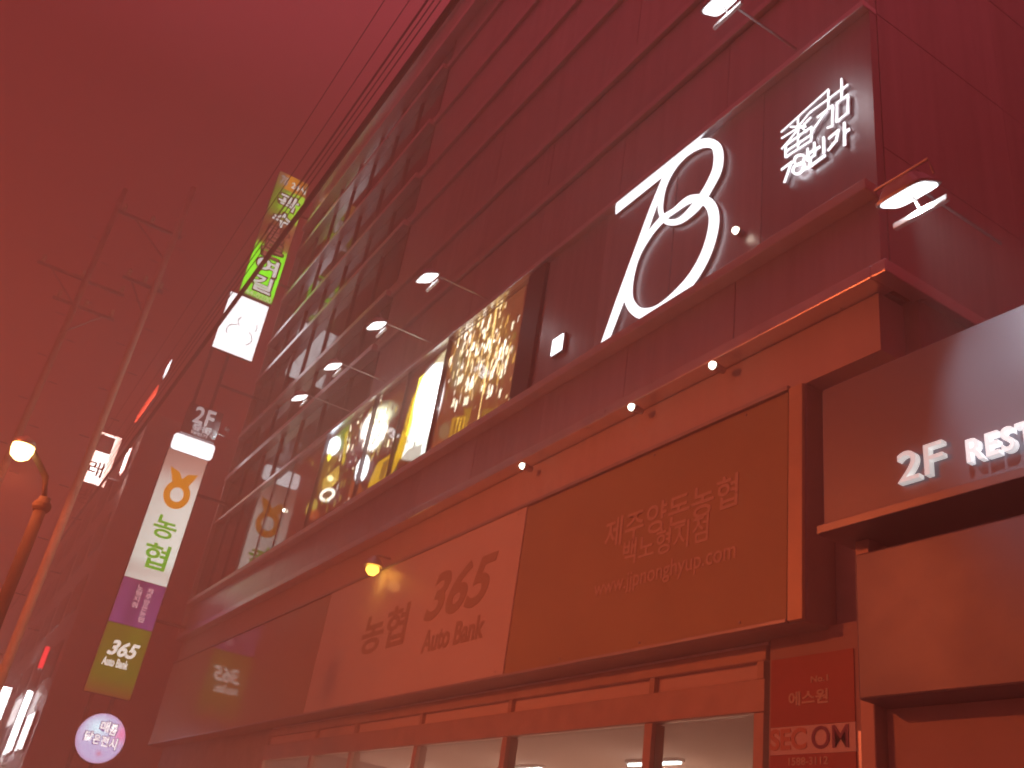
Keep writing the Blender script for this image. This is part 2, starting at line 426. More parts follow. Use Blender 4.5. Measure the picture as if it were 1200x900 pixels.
    for i in range(6): streak(205 + i * 9, 650 - i * 10, 70, 3, (132, 92, 104), .6)
    # far left picture
    pol([(122, 610), (222, 512), (212, 570), (150, 690), (95, 790)], (150, 120, 40), .8)
    pol([(165, 560), (218, 515), (206, 590), (180, 620)], (120, 170, 40), .9); ell(158, 598, 26, 42, (232, 246, 255), 1., 25, 2.5)
    pol([(134, 640), (146, 618), (150, 640), (138, 655)], (230, 220, 60)); pol([(200, 550), (212, 540), (200, 650), (186, 670)], (196, 176, 30), .9)
    pol([(120, 720), (180, 665), (176, 720), (112, 790)], (190, 160, 60), .95); ell(146, 716, 14, 14, (235, 225, 170), .9)
    ell(135, 775, 34, 24, (226, 222, 205), 1., -30, 4); ell(135, 775, 20, 13, (112, 88, 40), 1., -30, 4)
    ell(78, 822, 20, 40, (186, 170, 70), .9, 25, 2.5); ell(86, 848, 26, 20, (176, 84, 40), .9, -30, 2)
    for i in range(60):
        streak(nprng.uniform(60, 220), nprng.uniform(560, 830), nprng.uniform(6, 26), nprng.uniform(1, 3), [(210, 190, 90), (100, 56, 34), (90, 120, 40), (230, 230, 220)][nprng.randint(4)], .6)
    lum = C.max(-1); C *= (1 + 3.4 * soft(lum, .4, .9))[..., None]
    return C
pm = attr_mat('backlit poster print', 2.6)
for a, b in zip([-22.52, -20.38, -17.58, -15.93, -14.26], [-20.42, -17.62, -15.97, -14.30, -11.47]):
    face_grid('poster', B, a, b, 8.04, 10.50, 6.05, 'y', int((b - a) / .03), 82, poster_print, pm)
obj('poster_backing', MB().box(-22.52, -11.47, 6.07, 6.11, 8.035, 10.51), print_black, B)

# ---- bank fascia over the ground floor
FX0, FX1, FZ0, FZ1 = -29.9, -5.6, 3.92, 6.22
Fa = thing('bank_fascia', (-17, 6.2, 3.9), 'long bank signboard above the shopfront with white and olive panels', 'signboard')
obj('case', MB().box(FX0, FX1, 6.03, 6.4, FZ0, FZ1), mat('fascia case', (.42, .38, .36), .4, .3, noise=.15, scale=3), Fa, bevel=.02)
pale = mat('white flex panel', (.74, .70, .64), .42, noise=.06, scale=1.2, coat=.25)
olive = mat('olive flex panel', (.43, .38, .18), .42, noise=.08, scale=1.2, coat=.25)
green_fx = mat('green flex panel', (.46, .40, .24), .38, noise=.05, scale=1.2, coat=.9)
txt_dark = mat('veil-dulled dark lettering', (.44, .37, .27), .5)  # tone pulled toward the panel to imitate the lens veil
txt_white = mat('veil-dulled white vinyl lettering', (.64, .57, .45), .45)  # white dulled, the veil's loss of contrast put into the colour
obj('face_panel', MB().box(-29.85, -17.52, 6.006, 6.028, FZ0 + .04, FZ1 - .04), green_fx, Fa, bevel=.005)
obj('face_panel', MB().box(-17.48, -10.49, 6.0, 6.028, FZ0 + .04, FZ1 - .02), pale, Fa, bevel=.005)
obj('face_panel', MB().box(-10.47, -5.80, 6.004, 6.028, FZ0 + .04, FZ1 - .04), olive, Fa, bevel=.005)
obj('end_strip', MB().box(-5.78, -5.61, 5.99, 6.028, FZ0 + .01, FZ1 - .01), mat('end strip', (.60, .50, .34), .4, .2, noise=.1, scale=3), Fa, bevel=.006)
for z0_, z1_ in ((FZ0 + .002, FZ0 + .036), (FZ1 - .018, FZ1 + .03)):
    obj('edge_trim', MB().box(FX0 + .01, -5.79, 5.982, 6.029, z0_, z1_), grey_metal, Fa, bevel=.005)
scr = MB().lathe((0, 0, 0), [(.014, .0), (.014, -.006), (.008, -.009)], 'y', 8); s0_ = None
for k in range(17):
    for z_ in (FZ0 + .09, FZ1 - .09):
        q_ = (-29.4 + k * 1.44, 5.999, z_)
        if s0_ is None: s0_ = obj('screw', scr, grey_metal, Fa, origin=(0, 0, 0)); s0_.location = Vector(q_) - Fa.location
        else: c_ = s0_.copy(); COL.objects.link(c_); c_.location = Vector(q_) - Fa.location
obj('lettering', text_mb('농협', -15.42, -13.68, 4.74, 5.42, 5.994, .006, bold=.02), txt_dark, Fa)
obj('lettering', text_mb('365', -13.10, -11.08, 4.98, 5.72, 5.994, .006, bold=.025, shear=.3), txt_dark, Fa)
obj('lettering', text_mb('Auto Bank', -12.98, -11.15, 4.50, 4.84, 5.994, .006, bold=.03), txt_dark, Fa)
obj('lettering', text_mb('제주양돈농협', -8.60, -6.44, 5.17, 5.53, 5.998, .006, bold=.012), txt_white, Fa)
obj('lettering', text_mb('백노형지점', -8.22, -6.84, 4.90, 5.20, 5.998, .006, bold=.01), txt_white, Fa)
obj('lettering', text_mb('www.jjpnonghyup.com', -8.70, -6.44, 4.58, 4.82, 5.998, .006, bold=.006), txt_white, Fa)

# ---- shopfront under the fascia
Y2 = 6.35
Sf = thing('shopfront', (-13, Y2, 0), 'lit glass shopfront with transom lights under the bank signboard', 'shopfront')
ceil_m = mat('white ceiling tile', (.72, .66, .60), .8, noise=.05, scale=4)
obj('ceiling', MB().box(-20.1, -6.1, 6.5, 10.95, 3.66, 3.74), ceil_m, Sf)
obj('back_wall', MB().box(-20.1, -6.1, 10.9, 10.98, .1, 3.65), mat('shop back wall', (.55, .45, .38), .8, noise=.1, scale=2), Sf)
frame_m = mat('bronze anodised frame', (.52, .42, .36), .5, .2, noise=.15, scale=4)
K = Y2 / 6.0
zs = [.12, 3.28, 3.60, 3.80, 3.92]     # door head, transom rails
obj('rail', MB().box(-20.1, -6.33, Y2 - .06, Y2 + .12, 3.29, 3.58), frame_m, Sf, bevel=.01)
obj('rail', MB().box(-20.1, -6.33, Y2 - .05, Y2 + .12, 3.74, 3.88), frame_m, Sf, bevel=.01)
posts = [-20.1, -17.4, -15.6, -13.2, -10.72, -7.93, -6.4]
for a in posts:
    obj('post', MB().box(a - .06, a + .06, Y2 - .055, Y2 + .115, .12, 3.285), frame_m, Sf, bevel=.006)
    obj('post', MB().box(a - .04, a + .04, Y2 - .045, Y2 + .115, 3.585, 3.738), frame_m, Sf)
frost = mat('frosted transom panel', (.74, .66, .62), .6, .0, noise=.06, scale=2)
for a, b in zip(posts, posts[1:]):
    obj('glass_pane', MB().box(a + .06, b - .06, Y2, Y2 + .012, .14, 3.285), glass, Sf)
    obj('transom_pane', MB().box(a + .04, b - .04, Y2 + .01, Y2 + .02, 3.585, 3.738), frost, Sf)
obj('sill_strip', MB().box(-20.0, -6.33, Y2 - .02, Y2 + .1, 3.882, 3.915), alu, Sf)
# ceiling tubes seen through the glass
tube_m = mat('fluorescent tube', (.8, .8, .8), .4, emit=(.9, 1., .95), strength=14.)
def ceil_pt(px, py, z=3.60):
    r = ray(px, py); return O + r * ((z - CAM_Z) / r.z)
c0, c1 = ceil_pt(716, 897), ceil_pt(822, 893)
for k in range(3):
    cx = (c0.x + c1.x) / 2 - k * 3.6; cy = (c0.y + c1.y) / 2
    tl = thing('ceiling_light', (cx, cy, 3.66), ['fluorescent ceiling light nearest the red pier behind the shop glass', 'second fluorescent ceiling light from the red pier inside the shop', 'third fluorescent ceiling light from the red pier inside the shop'][k], 'ceiling light', 'fluorescent ceiling lights in the shop')
    obj('housing', MB().box(cx - .62, cx + .62, cy - .07, cy + .07, 3.615, 3.66), mat('lamp housing', (.8, .8, .8), .4), tl, bevel=.008)
    al = bpy.data.lights.new('lamp', 'AREA'); al.shape = 'RECTANGLE'; al.size = 1.2; al.size_y = .1; al.energy = 340; al.color = (1., .66, .50)
    ao = bpy.data.objects.new('lamp', al); COL.objects.link(ao); ao.parent = tl; ao.location = (0, 0, -.12)
    obj('tube', MB().tube([(cx - .6, cy, 3.595), (cx + .6, cy, 3.595)], .018), tube_m, tl)

# ---- red poster pier
Pi = thing('security_banner', (-5.6, 6.3, 2.6), 'red security company banner on the pier right of the shop glass', 'banner')
px0, px1 = at(900, 800, 6.28).x, at(1000, 800, 6.28).x
red = mat('red banner print', (.38, .07, .06), .45, noise=.1, scale=3)
obj('backing', MB().box(px0, px1 + .05, 6.30, 6.38, 1.2, 3.95), mat('banner backing', (.40, .30, .28), .5, noise=.1), Pi, bevel=.006)
zt = at(960, 765, 6.28).z; zm0 = at(960, 848, 6.28).z; zm1 = at(960, 882, 6.28).z
obj('red_sheet', MB().box(px0 + .03, px1, 6.29, 6.30, zm0, zt), red, Pi)
obj('white_band', MB().box(px0 + .03, px1, 6.291, 6.30, zm1, zm0 - .003), mat('white banner print', (.72, .66, .66), .45), Pi)
obj('red_sheet', MB().box(px0 + .03, px1, 6.29, 6.30, 1.3, zm1 - .003), red, Pi)
def ban(s, pxa, pya, pxb, pyb, m, bold=0.):
    a = at(pxa, pya, 6.285); b = at(pxb, pyb, 6.285)
    obj('lettering', text_mb(s, a.x, b.x, a.z, b.z, 6.284, .005, bold=bold), m, Pi)
ban('에스원', 924, 828, 970, 806, txt_white, .02); ban('No.1', 950, 800, 970, 790, txt_white, .02)
mp = mat('purple banner print', (.20, .05, .16), .5)
ban('SEC', 902, 880, 945, 852, mat('faint orange print', (.60, .28, .2), .5), .03); ban('OM', 951, 878, 994, 848, mp, .008)
ban('1588-3112', 924, 897, 970, 886, txt_white, .01)
obj('trim', MB().box(px1 + .06, px1 + .09, 6.25, 6.32, 1.2, at(1003, 858, 6.28).z), alu, Pi)

# ---- entrance portal with 2F sign
E_ = thing('entrance_portal', (-3, 5, 0), 'dark entrance portal at far right carrying raised white second floor lettering', 'portal')
y2 = 5.0
ex0 = at(965, 620, y2).x; ez0 = at(1060, 597, y2).z; ez1 = at(1160, 373, y2).z
obj('sign_panel', MB().box(ex0, -1.6, y2, y2 + .9, ez0 + .04, ez1), mat('dark satin sign panel', (.22, .23, .28), .40, .25, noise=.03, scale=2.5), E_, bevel=.012)
obj('lip', MB().box(ex0 - .02, -1.6, y2 - .05, y2 + .88, ez0 - .03, ez0 + .037), mat('satin lip', (.22, .23, .27), .35, .5, noise=.1, scale=5), E_, bevel=.006)
jx = at(1007, 820, y2 + .2).x
obj('shutter_box', MB().box(jx + .12, -1.6, y2 + .05, y2 + .95, 2.95, ez0 - .2), mat('shutter box paint', (.14, .145, .20), .4, .3, noise=.12, scale=2), E_, bevel=.015)
obj('recess', MB().box(jx + .13, -1.6, y2 + .3, y2 + .94, .12, 2.945), mat('dark recess', (.46, .38, .38), .6, .2, noise=.15, scale=2), E_)
obj('jamb', MB().box(jx, jx + .119, y2 + .2, y2 + 1.25, .12, ez0 - .032), mat('jamb paint', (.44, .36, .36), .5, .3, noise=.1, scale=2), E_, bevel=.01)
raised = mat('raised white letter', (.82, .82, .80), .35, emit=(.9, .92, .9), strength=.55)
a = at(1058, 570, y2); b = at(1109, 518, y2)
letters('2F', a.x, b.x, at(1060, 569, y2).z, at(1107, 518, y2).z, y2 - .05, .05, raised, E_, bold=.0)
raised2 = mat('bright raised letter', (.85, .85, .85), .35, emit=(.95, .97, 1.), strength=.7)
a = at(1139, 545, y2); kk = at(1175, 532, y2)
sx_ = (kk.x - a.x) / 36.
letters('REST', a.x, a.x + .455, a.z - .005, at(1142, 517, y2).z, y2 - .05, .05, raised2, E_, bold=.02)

# ================================================================== floodlights on arms
pale_steel = mat('pale galvanised steel', (.8, .8, .8), .4, .3)
gm = mat('lamp housing grey', (.55, .56, .58), .35, .6, noise=.1, scale=8)
FY, FZ = 4.8, 10.72
def make_flood(loc, label, scale=1., tgt=(0, 1.2, -1.5), arm=1.25, energy=2.5, ang=110, aim=None):
    x, y, z = loc; t = thing('flood_light', loc, label, 'floodlight', 'arm mounted floodlights on the building')
    s = scale
    # lens tilted to the wall: build in a tilted frame
    d = Vector(tgt).normalized(); side = Vector((1, 0, 0)); side = (side - d * side.dot(d)).normalized(); up = d.cross(side)
    c = Vector(loc)
    def P(a, b, h): return c + side * a * s + up * b * s + d * h * s
    def slab(w0, h0, w1, h1, d0, d1):
        m = MB(); q = []
        for (w, h, dd) in ((w0, h0, d0), (w1, h1, d1)):
            ring = []
            for k in range(16):
                an = 2 * math.pi * (k + .5) / 16
                cx = math.copysign(abs(math.cos(an)) ** .45, math.cos(an)); cy = math.copysign(abs(math.sin(an)) ** .45, math.sin(an))
                ring.append(tuple(P(w * cx, h * cy, dd)))
            q.append(ring)
        k0 = len(m.v); m.v += q[0] + q[1]
        m.f.append(tuple(range(16))); m.f.append(tuple(range(31, 15, -1)))
        for k in range(16): m.f.append((k, 16 + k, 16 + (k + 1) % 16, (k + 1) % 16))
        return m
    obj('housing', slab(.15, .12, .23, .19, -.12, -.005), gm, t)
    obj('bezel', slab(.245, .205, .245, .205, -.004, .022), gm, t)
    obj('lens', slab(.215, .175, .215, .175, .0225, .032), lens_white, t)
    br = MB().tube([P(-.27, 0, -.03), P(-.27, 0, -.17), P(.27, 0, -.17), P(.27, 0, -.03)], .014 * s, 8)
    obj('bracket', br, gm, t)
    tail = P(0, 0, -.17)
    obj('mount_bar', MB().box(x - .27 * s, x + .27 * s, y + .13 * s, y + .18 * s, z - .16 * s, z - .10 * s), pale_steel, t, bevel=.008)
    obj('mount_stay', MB().tube([Vector((x, y + .155 * s, z - .10 * s)), tail], .014 * s, 8), pale_steel, t)
    obj('arm', MB().tube([tail, Vector((x, y, z + .14 * s)), Vector((x, y + arm, z + .14 * s))], .018 * s, 8), gm, t)
    spot('lamp', P(0, 0, .06), P(0, 0, .06) + Vector(aim or d), energy, (.93, .97, 1.), ang, t)
    return t
FT = (0.0, .44, -.90)
f0 = make_flood((-13.0, FY, FZ), 'arm floodlight nearest the big white digits', tgt=FT, scale=.85)
for k, (X, lb) in enumerate([(-15.13, 'second arm floodlight counting left from the big white digits'), (-17.33, 'third arm floodlight counting left from the big white digits'),
                            (-19.32, 'leftmost arm floodlight of the row, near the white reflection'), (-5.72, 'arm floodlight at the top edge above the big digits')]):
    copy_tree(f0, (X, FY, FZ), lb)
lamp_p = at(1064, 226, 4.1)
make_flood(tuple(lamp_p), 'large twin edged floodlight above the white second floor lettering', scale=.74, tgt=(0., .47, -.88), arm=.95, energy=120, ang=70, aim=(.16, .9, -.72))

# ---- glowing square added to imitate a floodlight lens reflected in the panel
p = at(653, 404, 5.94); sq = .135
t = thing('lens_glint', p, 'added white square imitating a floodlight reflection on the dark panel left of the big digits', 'lamp')
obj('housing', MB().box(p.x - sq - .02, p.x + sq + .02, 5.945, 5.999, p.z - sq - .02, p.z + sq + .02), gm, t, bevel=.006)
obj('glint_face', MB().box(p.x - sq, p.x + sq, 5.93, 5.9445, p.z - sq, p.z + sq), lens_white, t, bevel=.005)
# ---- small ledge lights
dot_m = mat('warm dot lamp', (.8, .8, .7), .4, emit=(1., .9, .7), strength=7.)
for i, (px, py, y) in enumerate([(612, 546, 5.8), (740, 477, 5.8), (835, 428, 5.8), (862, 270, 5.9), (333, 598, 5.96)]):
    p = at(px, py, y)
    lb = ['small warm dot lamp above the pale bank panel on the ledge', 'small warm dot lamp below the slanted stem of the digit', 'small warm dot lamp on the ledge nearest the corner', 'small warm dot lamp just right of the big digit', 'small warm dot lamp in the ribbon window by the orange reflection'][i]
    t = thing('dot_lamp', p, lb, 'lamp', 'small warm dot lamps')
    obj('base', MB().lathe(p, [(.035, .16), (.05, .05), (.05, .012)], 'y', 14), gm, t)
    obj('bulb', MB().lathe(p, [(.045, .011), (.04, -.02), (.018, -.04)], 'y', 14), dot_m, t, smooth=True)
# orange wall lamp under the ledge
p = at(437, 665, 5.78)
t = thing('wall_lamp', p, 'orange glowing wall lamp under the ledge above the pale bank panel', 'lamp')
obj('hood', MB().lathe(p, [(.05, .2), (.1, .16), (.17, .03), (.165, .02)], 'z', 18), gm, t)
obj('bulb', MB().lathe(p, [(.03, .03), (.11, .0), (.12, -.06), (.06, -.13)], 'z', 18), mat('orange bulb', (.8, .6, .3), .4, emit=(1., .46, .06), strength=5.), t, smooth=True)
obj('arm', MB().tube([p + Vector((0, 0, .2)), p + Vector((0, .1, .24)), p + Vector((0, .3, .24))], .02, 8), gm, t)
l = bpy.data.lights.new('lamp', 'POINT'); l.energy = 1.6; l.color = (1., .5, .12); l.shadow_soft_size = .1
lo = bpy.data.objects.new('lamp', l); COL.objects.link(lo); lo.parent = t; lo.location = (0, -.02, -.2)

# ================================================================== large white digits and script logo
def smooth_closed(pts, n=8):
    out = []; m = len(pts)
    for i in range(m):
        p0, p1, p2, p3 = (np.array(pts[(i + k - 1) % m], float) for k in range(4))
        for j in range(n):
            t = j / n
            out.append(.5 * ((2 * p1) + (-p0 + p2) * t + (2 * p0 - 5 * p1 + 4 * p2 - p3) * t * t + (-p0 + 3 * p1 - 3 * p2 + p3) * t ** 3))
    return out
YS = 5.945
def cpt(c, y=YS):     # crop measurement -> facade
    p = at(640 + c[0] / 2.728, 100 + c[1] / 2.728, y); return (p.x, p.z)
def ring(pts, front, back=None):  # pts: (cx,cy,halfwidth)
    q = smooth_closed(pts); n = len(q); L = []; R_ = []
    for i in range(n):
        d = q[(i + 1) % n][:2] - q[i - 1][:2]; d /= np.linalg.norm(d); nn = np.array((-d[1], d[0])) * q[i][2] * .84
        L.append(cpt(q[i][:2] + nn)); R_.append(cpt(q[i][:2] - nn))
    return MB().strip(L, R_, True, front, back if back else YS + .006)
Dg = thing('illuminated_digits', at(780, 280), 'huge glowing white slanted digits on the dark facade', 'sign')
SEV = [cpt(c) for c in [(222, 384), (420, 230), (426, 236), (421, 246), (385, 296), (340, 422), (254, 675), (187, 851), (163, 858), (222, 690), (330, 395), (372, 292), (222, 412)]]
seven = MB().prism(SEV, YS, YS + .006)
obj('digit', seven, white_led, Dg)
obj('digit_return', MB().prism(SEV, YS + .0065, YS + .054), clad2, Dg)
E1 = [(366, 372, 9), (378, 315, 10), (410, 255, 11), (455, 208, 14), (508, 184, 17), (546, 200, 18), (548, 262, 17), (520, 325, 15), (480, 385, 16), (430, 431, 11), (388, 436, 11), (368, 410, 9)]
E2 = [(410, 400, 8), (464, 364, 14), (518, 375, 20), (537, 430, 18), (518, 520, 17), (475, 605, 17), (415, 675, 18), (355, 722, 20), (300, 728, 21), (266, 690, 17), (266, 630, 13), (290, 545, 10), (335, 470, 9), (375, 425, 10)]
obj('digit', join(ring(E1, YS - .004), ring(E2, YS - .008)), white_led, Dg)
obj('digit_return', join(ring(E1, YS + .0072, YS + .053), ring(E2, YS + .0079, YS + .052)), clad2, Dg)
st = MB()
for c in [(300, 350), (230, 690), (530, 240), (500, 560), (330, 725), (400, 420)]:
    q = cpt(c); st.tube([(q[0], YS + .05, q[1]), (q[0], 6.0, q[1])], .02, 6)
obj('standoff', st, grey_metal, Dg)

def hpt(c, y=YS):
    p = at(890 + c[0] / 6.425, 80 + c[1] / 6.425, y); return (p.x, p.z)
Lg = thing('script_logo', at(955, 150), 'small white outlined two character logo with numerals beneath, right of the big digits', 'sign')
L1 = [[(165, 525), (300, 438)], [(165, 605), (230, 530), (300, 440)], [(287, 365), (287, 590)], [(232, 440), (345, 436)], [(330, 425), (384, 370)],
      [(300, 430), (345, 470)], [(193, 580), (390, 440), (386, 545), (195, 668), (193, 580)], [(195, 627), (388, 500)]]
L2 = [[(165, 480), (518, 160), (518, 305)], [(300, 430), (382, 332), (665, 125)], [(618, 80), (618, 225)], [(585, 262), (666, 200), (666, 335), (582, 405), (585, 262)],
      [(440, 370), (552, 280), (550, 435), (515, 450)], [(518, 305), (395, 482)]]
cv = lambda LL: [[hpt(c) for c in ln] for ln in LL]
obj('character', strokes(cv(L1), .009, YS, .006), white_led, Lg); obj('character', strokes(cv(L2), .009, YS - .006, .006), white_led, Lg)
T7 = [[(165, 760), (238, 705), (186, 855)]]
T9 = [[(360, 605), (362, 690), (412, 650), (410, 560)], [(362, 648), (410, 608)], [(412, 615), (450, 590)], [(480, 520), (482, 632)], [(378, 685), (380, 735), (490, 655)]]
T10 = [[(520, 525), (590, 465), (575, 540), (515, 615)], [(636, 410), (638, 575)], [(640, 480), (672, 458)]]
for LL, w_ in ((L1, .009), (L2, .009), (T7, .014), (T9, .014), (T10, .014)):
    rb = MB()
    for q in range(1): rb = strokes(cv(LL), w_, YS + .0125, .036, -.0008)
    obj('letter_return', rb, clad2, Lg)
obj('digit', strokes(cv(T7), .014, YS, .006), white_led, Lg)
def mini_ring(pts):
    q = smooth_closed(pts); L = []; R_ = []
    for i in range(len(q)):
        d = q[(i + 1) % len(q)] - q[i - 1]; d /= np.linalg.norm(d); nn = np.array((-d[1], d[0])) * 9
        L.append(hpt(q[i] + nn)); R_.append(hpt(q[i] - nn))
    return MB().strip(L, R_, True, YS, YS + .006)
obj('digit', join(mini_ring([(300, 652), (335, 660), (325, 705), (285, 725), (262, 705), (270, 670)]), mini_ring([(290, 722), (335, 715), (325, 765), (285, 795), (252, 780), (258, 742)])), white_led, Lg)
obj('character', strokes(cv(T9), .014, YS, .006), white_led, Lg); obj('character', strokes(cv(T10), .014, YS, .006), white_led, Lg)
st = MB()
for c in [(518, 200), (200, 600), (620, 150), (180, 840), (640, 520)]:
    q = hpt(c); st.tube([(q[0], YS + .012, q[1]), (q[0], 6.0, q[1])], .01, 6)
obj('standoff', st, grey_metal, Lg)

# ================================================================== stack of blade signs on the corner
XS = -29.5
case_m = mat('sign case', (.30, .30, .32), .4, .5, noise=.1, scale=4)
Ms = thing('sign_mast', (XS - .12, 5.2, 0), 'tall twin post mast at the building corner carrying the stacked blade signs', 'mast')
obj('post', MB().box(XS - .24, XS - .16, 4.05, 4.15, .12, 18), case_m, Ms); obj('post', MB().box(XS - .24, XS - .16, 4.62, 4.72, .12, 24), case_m, Ms)
obj('crossbar', join(*[MB().box(XS - .235, XS - .165, 4.7, 6.3, z, z + .08) for z in (7.2, 11.2, 15.0, 19.5, 22.6)]), case_m, Ms)
def blade(name, y0, y1, z0, z1, label, fn=None, m=None, d=.24, nu=16, nv=40, off=0.):
    t = thing(name, (XS, (y0 + y1) / 2, z0), label, 'sign', 'blade signs stacked on the corner')
    obj('case', MB().box(XS - .15, XS - .01, y0, y1, z0, z1), case_m, t, bevel=.02)
    if fn: face_grid('face', t, y0 + .025, y1 - .025, z0 + .025, z1 - .025, XS, 'x', nu, nv, fn, m)
    return t
sgn = attr_mat('backlit sign face', 2.0, .3)
def G(rgb): return np.array(lin(*rgb))
def ramp(Z, stops):
    zz = [s[0] for s in stops]; out = np.zeros(Z.shape + (3,))
    for c in range(3): out[..., c] = np.interp(Z, zz, [G(s[1])[c] for s in stops])
    return out
# green sign
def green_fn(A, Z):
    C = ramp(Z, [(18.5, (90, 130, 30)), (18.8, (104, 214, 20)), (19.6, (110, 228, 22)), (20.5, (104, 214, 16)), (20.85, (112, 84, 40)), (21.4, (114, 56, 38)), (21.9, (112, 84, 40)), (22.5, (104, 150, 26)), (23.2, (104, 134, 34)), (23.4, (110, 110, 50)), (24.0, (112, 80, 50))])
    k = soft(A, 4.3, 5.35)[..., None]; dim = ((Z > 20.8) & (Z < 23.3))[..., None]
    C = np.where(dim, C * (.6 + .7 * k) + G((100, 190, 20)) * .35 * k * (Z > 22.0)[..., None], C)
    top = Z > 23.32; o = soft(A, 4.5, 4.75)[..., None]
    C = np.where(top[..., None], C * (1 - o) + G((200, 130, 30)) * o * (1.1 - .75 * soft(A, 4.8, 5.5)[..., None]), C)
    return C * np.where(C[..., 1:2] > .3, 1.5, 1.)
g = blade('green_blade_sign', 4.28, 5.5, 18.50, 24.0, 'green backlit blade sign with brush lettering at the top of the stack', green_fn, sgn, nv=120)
brush = mat('white brush lettering', (.8, .8, .8), .4, emit=lin(222, 228, 222), strength=1.8)
brush_dim = mat('unlit brush lettering', (.45, .38, .36), .5, emit=lin(140, 84, 74), strength=1.4)
for i, (ch, z, m_) in enumerate([('곽', 22.45, brush), ('수', 21.62, brush), ('랑', 20.95, brush_dim), ('돈', 20.25, brush_dim), ('여', 19.55, brush), ('길', 18.8, brush)]):
    obj('outline', text_mb(ch, 4.50, 5.38, z - .03, z + .73, XS + .006, .005, 'x', bold=.06), print_black, g)
    obj('letter', text_mb(ch, 4.56, 5.32, z + .03, z + .67, XS + .012, .005, 'x', bold=.02), m_, g)
obj('lettering', text_mb('24시', 4.85, 5.42, 23.45, 23.8, XS + .006, .005, 'x', bold=.02), brush, g)
obj('lettering', text_mb('78', 4.42, 4.70, 23.45, 23.85, XS + .006, .005, 'x', bold=.02), mat('grey blue print', (.3, .35, .4), .5, emit=lin(140, 150, 150), strength=1.8), g)
obj('lettering', text_mb('744-0200', 4.36, 5.44, 18.54, 18.76, XS + .006, .005, 'x', bold=.01), mat('pale print', (.6, .7, .5), .5, emit=lin(180, 210, 150), strength=1.8), g)
# white sign with interlocking outline numerals
wsn = blade('white_blade_sign', 4.03, 5.44, 16.15, 18.42, 'blinding white blade sign with faint double loop outline under the green sign')
obj('face', MB().box(XS - .009, XS + .004, 4.05, 5.42, 16.18, 18.39), white_panel, wsn)
def loop(cy, cz, ry, rz, tilt, a0, a1, w=.012):
    L = []; R_ = []
    for i in range(25):
        a = math.radians(a0 + (a1 - a0) * i / 24); c, s = math.cos(a), math.sin(a)
        for lst, k in ((L, 1), (R_, -1)):
            u = (ry + k * w) * c; v = (rz + k * w) * s
            lst.append((cy + u * math.cos(tilt) - v * math.sin(tilt), cz + u * math.sin(tilt) + v * math.cos(tilt)))
    return MB().strip(L, R_, False, XS + .010, XS + .005, 'x')
thin = mat('thin grey print', (.15, .16, .17), .5)
for lp in (loop(4.92, 17.42, .34, .26, -.2, 150, 235), loop(4.92, 17.42, .34, .26, -.2, -20, 40), loop(4.76, 16.95, .46, .32, -.2, -40, 60), loop(4.76, 16.95, .46, .32, -.2, 120, 215)): obj('outline_numeral', lp, thin, wsn)
# 2F plate
pl = blade('floor_plate_sign', 3.98, 5.10, 12.97, 14.05, 'dark plate with raised floor number between the two white signs', None)
obj('face', MB().box(XS - .009, XS + .002, 4.0, 5.08, 12.99, 14.03), mat('dark plate', (.34, .33, .36), .35, .4, noise=.1, scale=5), pl)
letters('2F', 4.22, 4.86, 13.42, 13.98, XS + .05, .05, raised2, pl, 'x', bold=.01)
obj('lettering', text_mb('番街', 4.28, 4.88, 13.16, 13.40, XS + .03, .03, 'x', bold=.01), raised2, pl)
obj('lettering', text_mb('78번가', 4.28, 4.84, 13.03, 13.14, XS + .02, .02, 'x', bold=.01), raised2, pl)
sp = Vector((XS + .55, 5.22, 13.35))
obj('spotlight', MB().lathe(sp, [(.05, -.06), (.07, .0), (.07, .1), (.03, .16)], 'x', 12), gm, pl)
obj('spotlight_arm', MB().tube([sp + Vector((.1, 0, 0)), sp + Vector((.1, .1, 0)), Vector((XS - .1, 5.35, 13.35)), Vector((XS - .1, 5.05, 13.35))], .015, 6), gm, pl)
spot('lamp', sp + Vector((-.07, 0, 0)), (XS, 5.02, 13.4), 22, (.8, 1., .97), 80, pl)
# white bar
br = thing('white_light_bar', (XS, 4.5, 12.38), 'rounded glowing white light bar above the tall bank blade sign', 'sign', 'blade signs stacked on the corner')
obj('lightbox', MB().box(XS - .2, XS + .06, 3.85, 5.18, 12.38, 12.92), white_panel, br, bevel=.11)
# bank blade
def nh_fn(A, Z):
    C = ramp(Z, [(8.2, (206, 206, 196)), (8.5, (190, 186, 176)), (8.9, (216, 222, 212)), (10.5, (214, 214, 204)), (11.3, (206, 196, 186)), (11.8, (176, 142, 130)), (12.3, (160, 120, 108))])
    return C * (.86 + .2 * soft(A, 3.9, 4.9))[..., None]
bk = blade('bank_blade_sign', 3.80, 5.10, 4.90, 12.36, 'tall white purple and olive bank blade sign with orange emblem', None, None)
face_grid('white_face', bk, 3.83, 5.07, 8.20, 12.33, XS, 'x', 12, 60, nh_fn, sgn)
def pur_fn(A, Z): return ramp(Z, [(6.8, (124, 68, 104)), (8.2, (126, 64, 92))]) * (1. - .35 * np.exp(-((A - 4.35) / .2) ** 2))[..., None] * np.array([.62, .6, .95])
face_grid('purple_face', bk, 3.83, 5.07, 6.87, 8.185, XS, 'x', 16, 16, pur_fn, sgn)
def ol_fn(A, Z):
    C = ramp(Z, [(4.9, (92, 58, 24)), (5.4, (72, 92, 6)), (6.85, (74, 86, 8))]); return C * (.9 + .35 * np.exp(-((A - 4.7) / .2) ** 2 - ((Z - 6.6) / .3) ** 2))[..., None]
face_grid('olive_face', bk, 3.83, 5.07, 4.93, 6.855, XS, 'x', 16, 24, ol_fn, sgn)
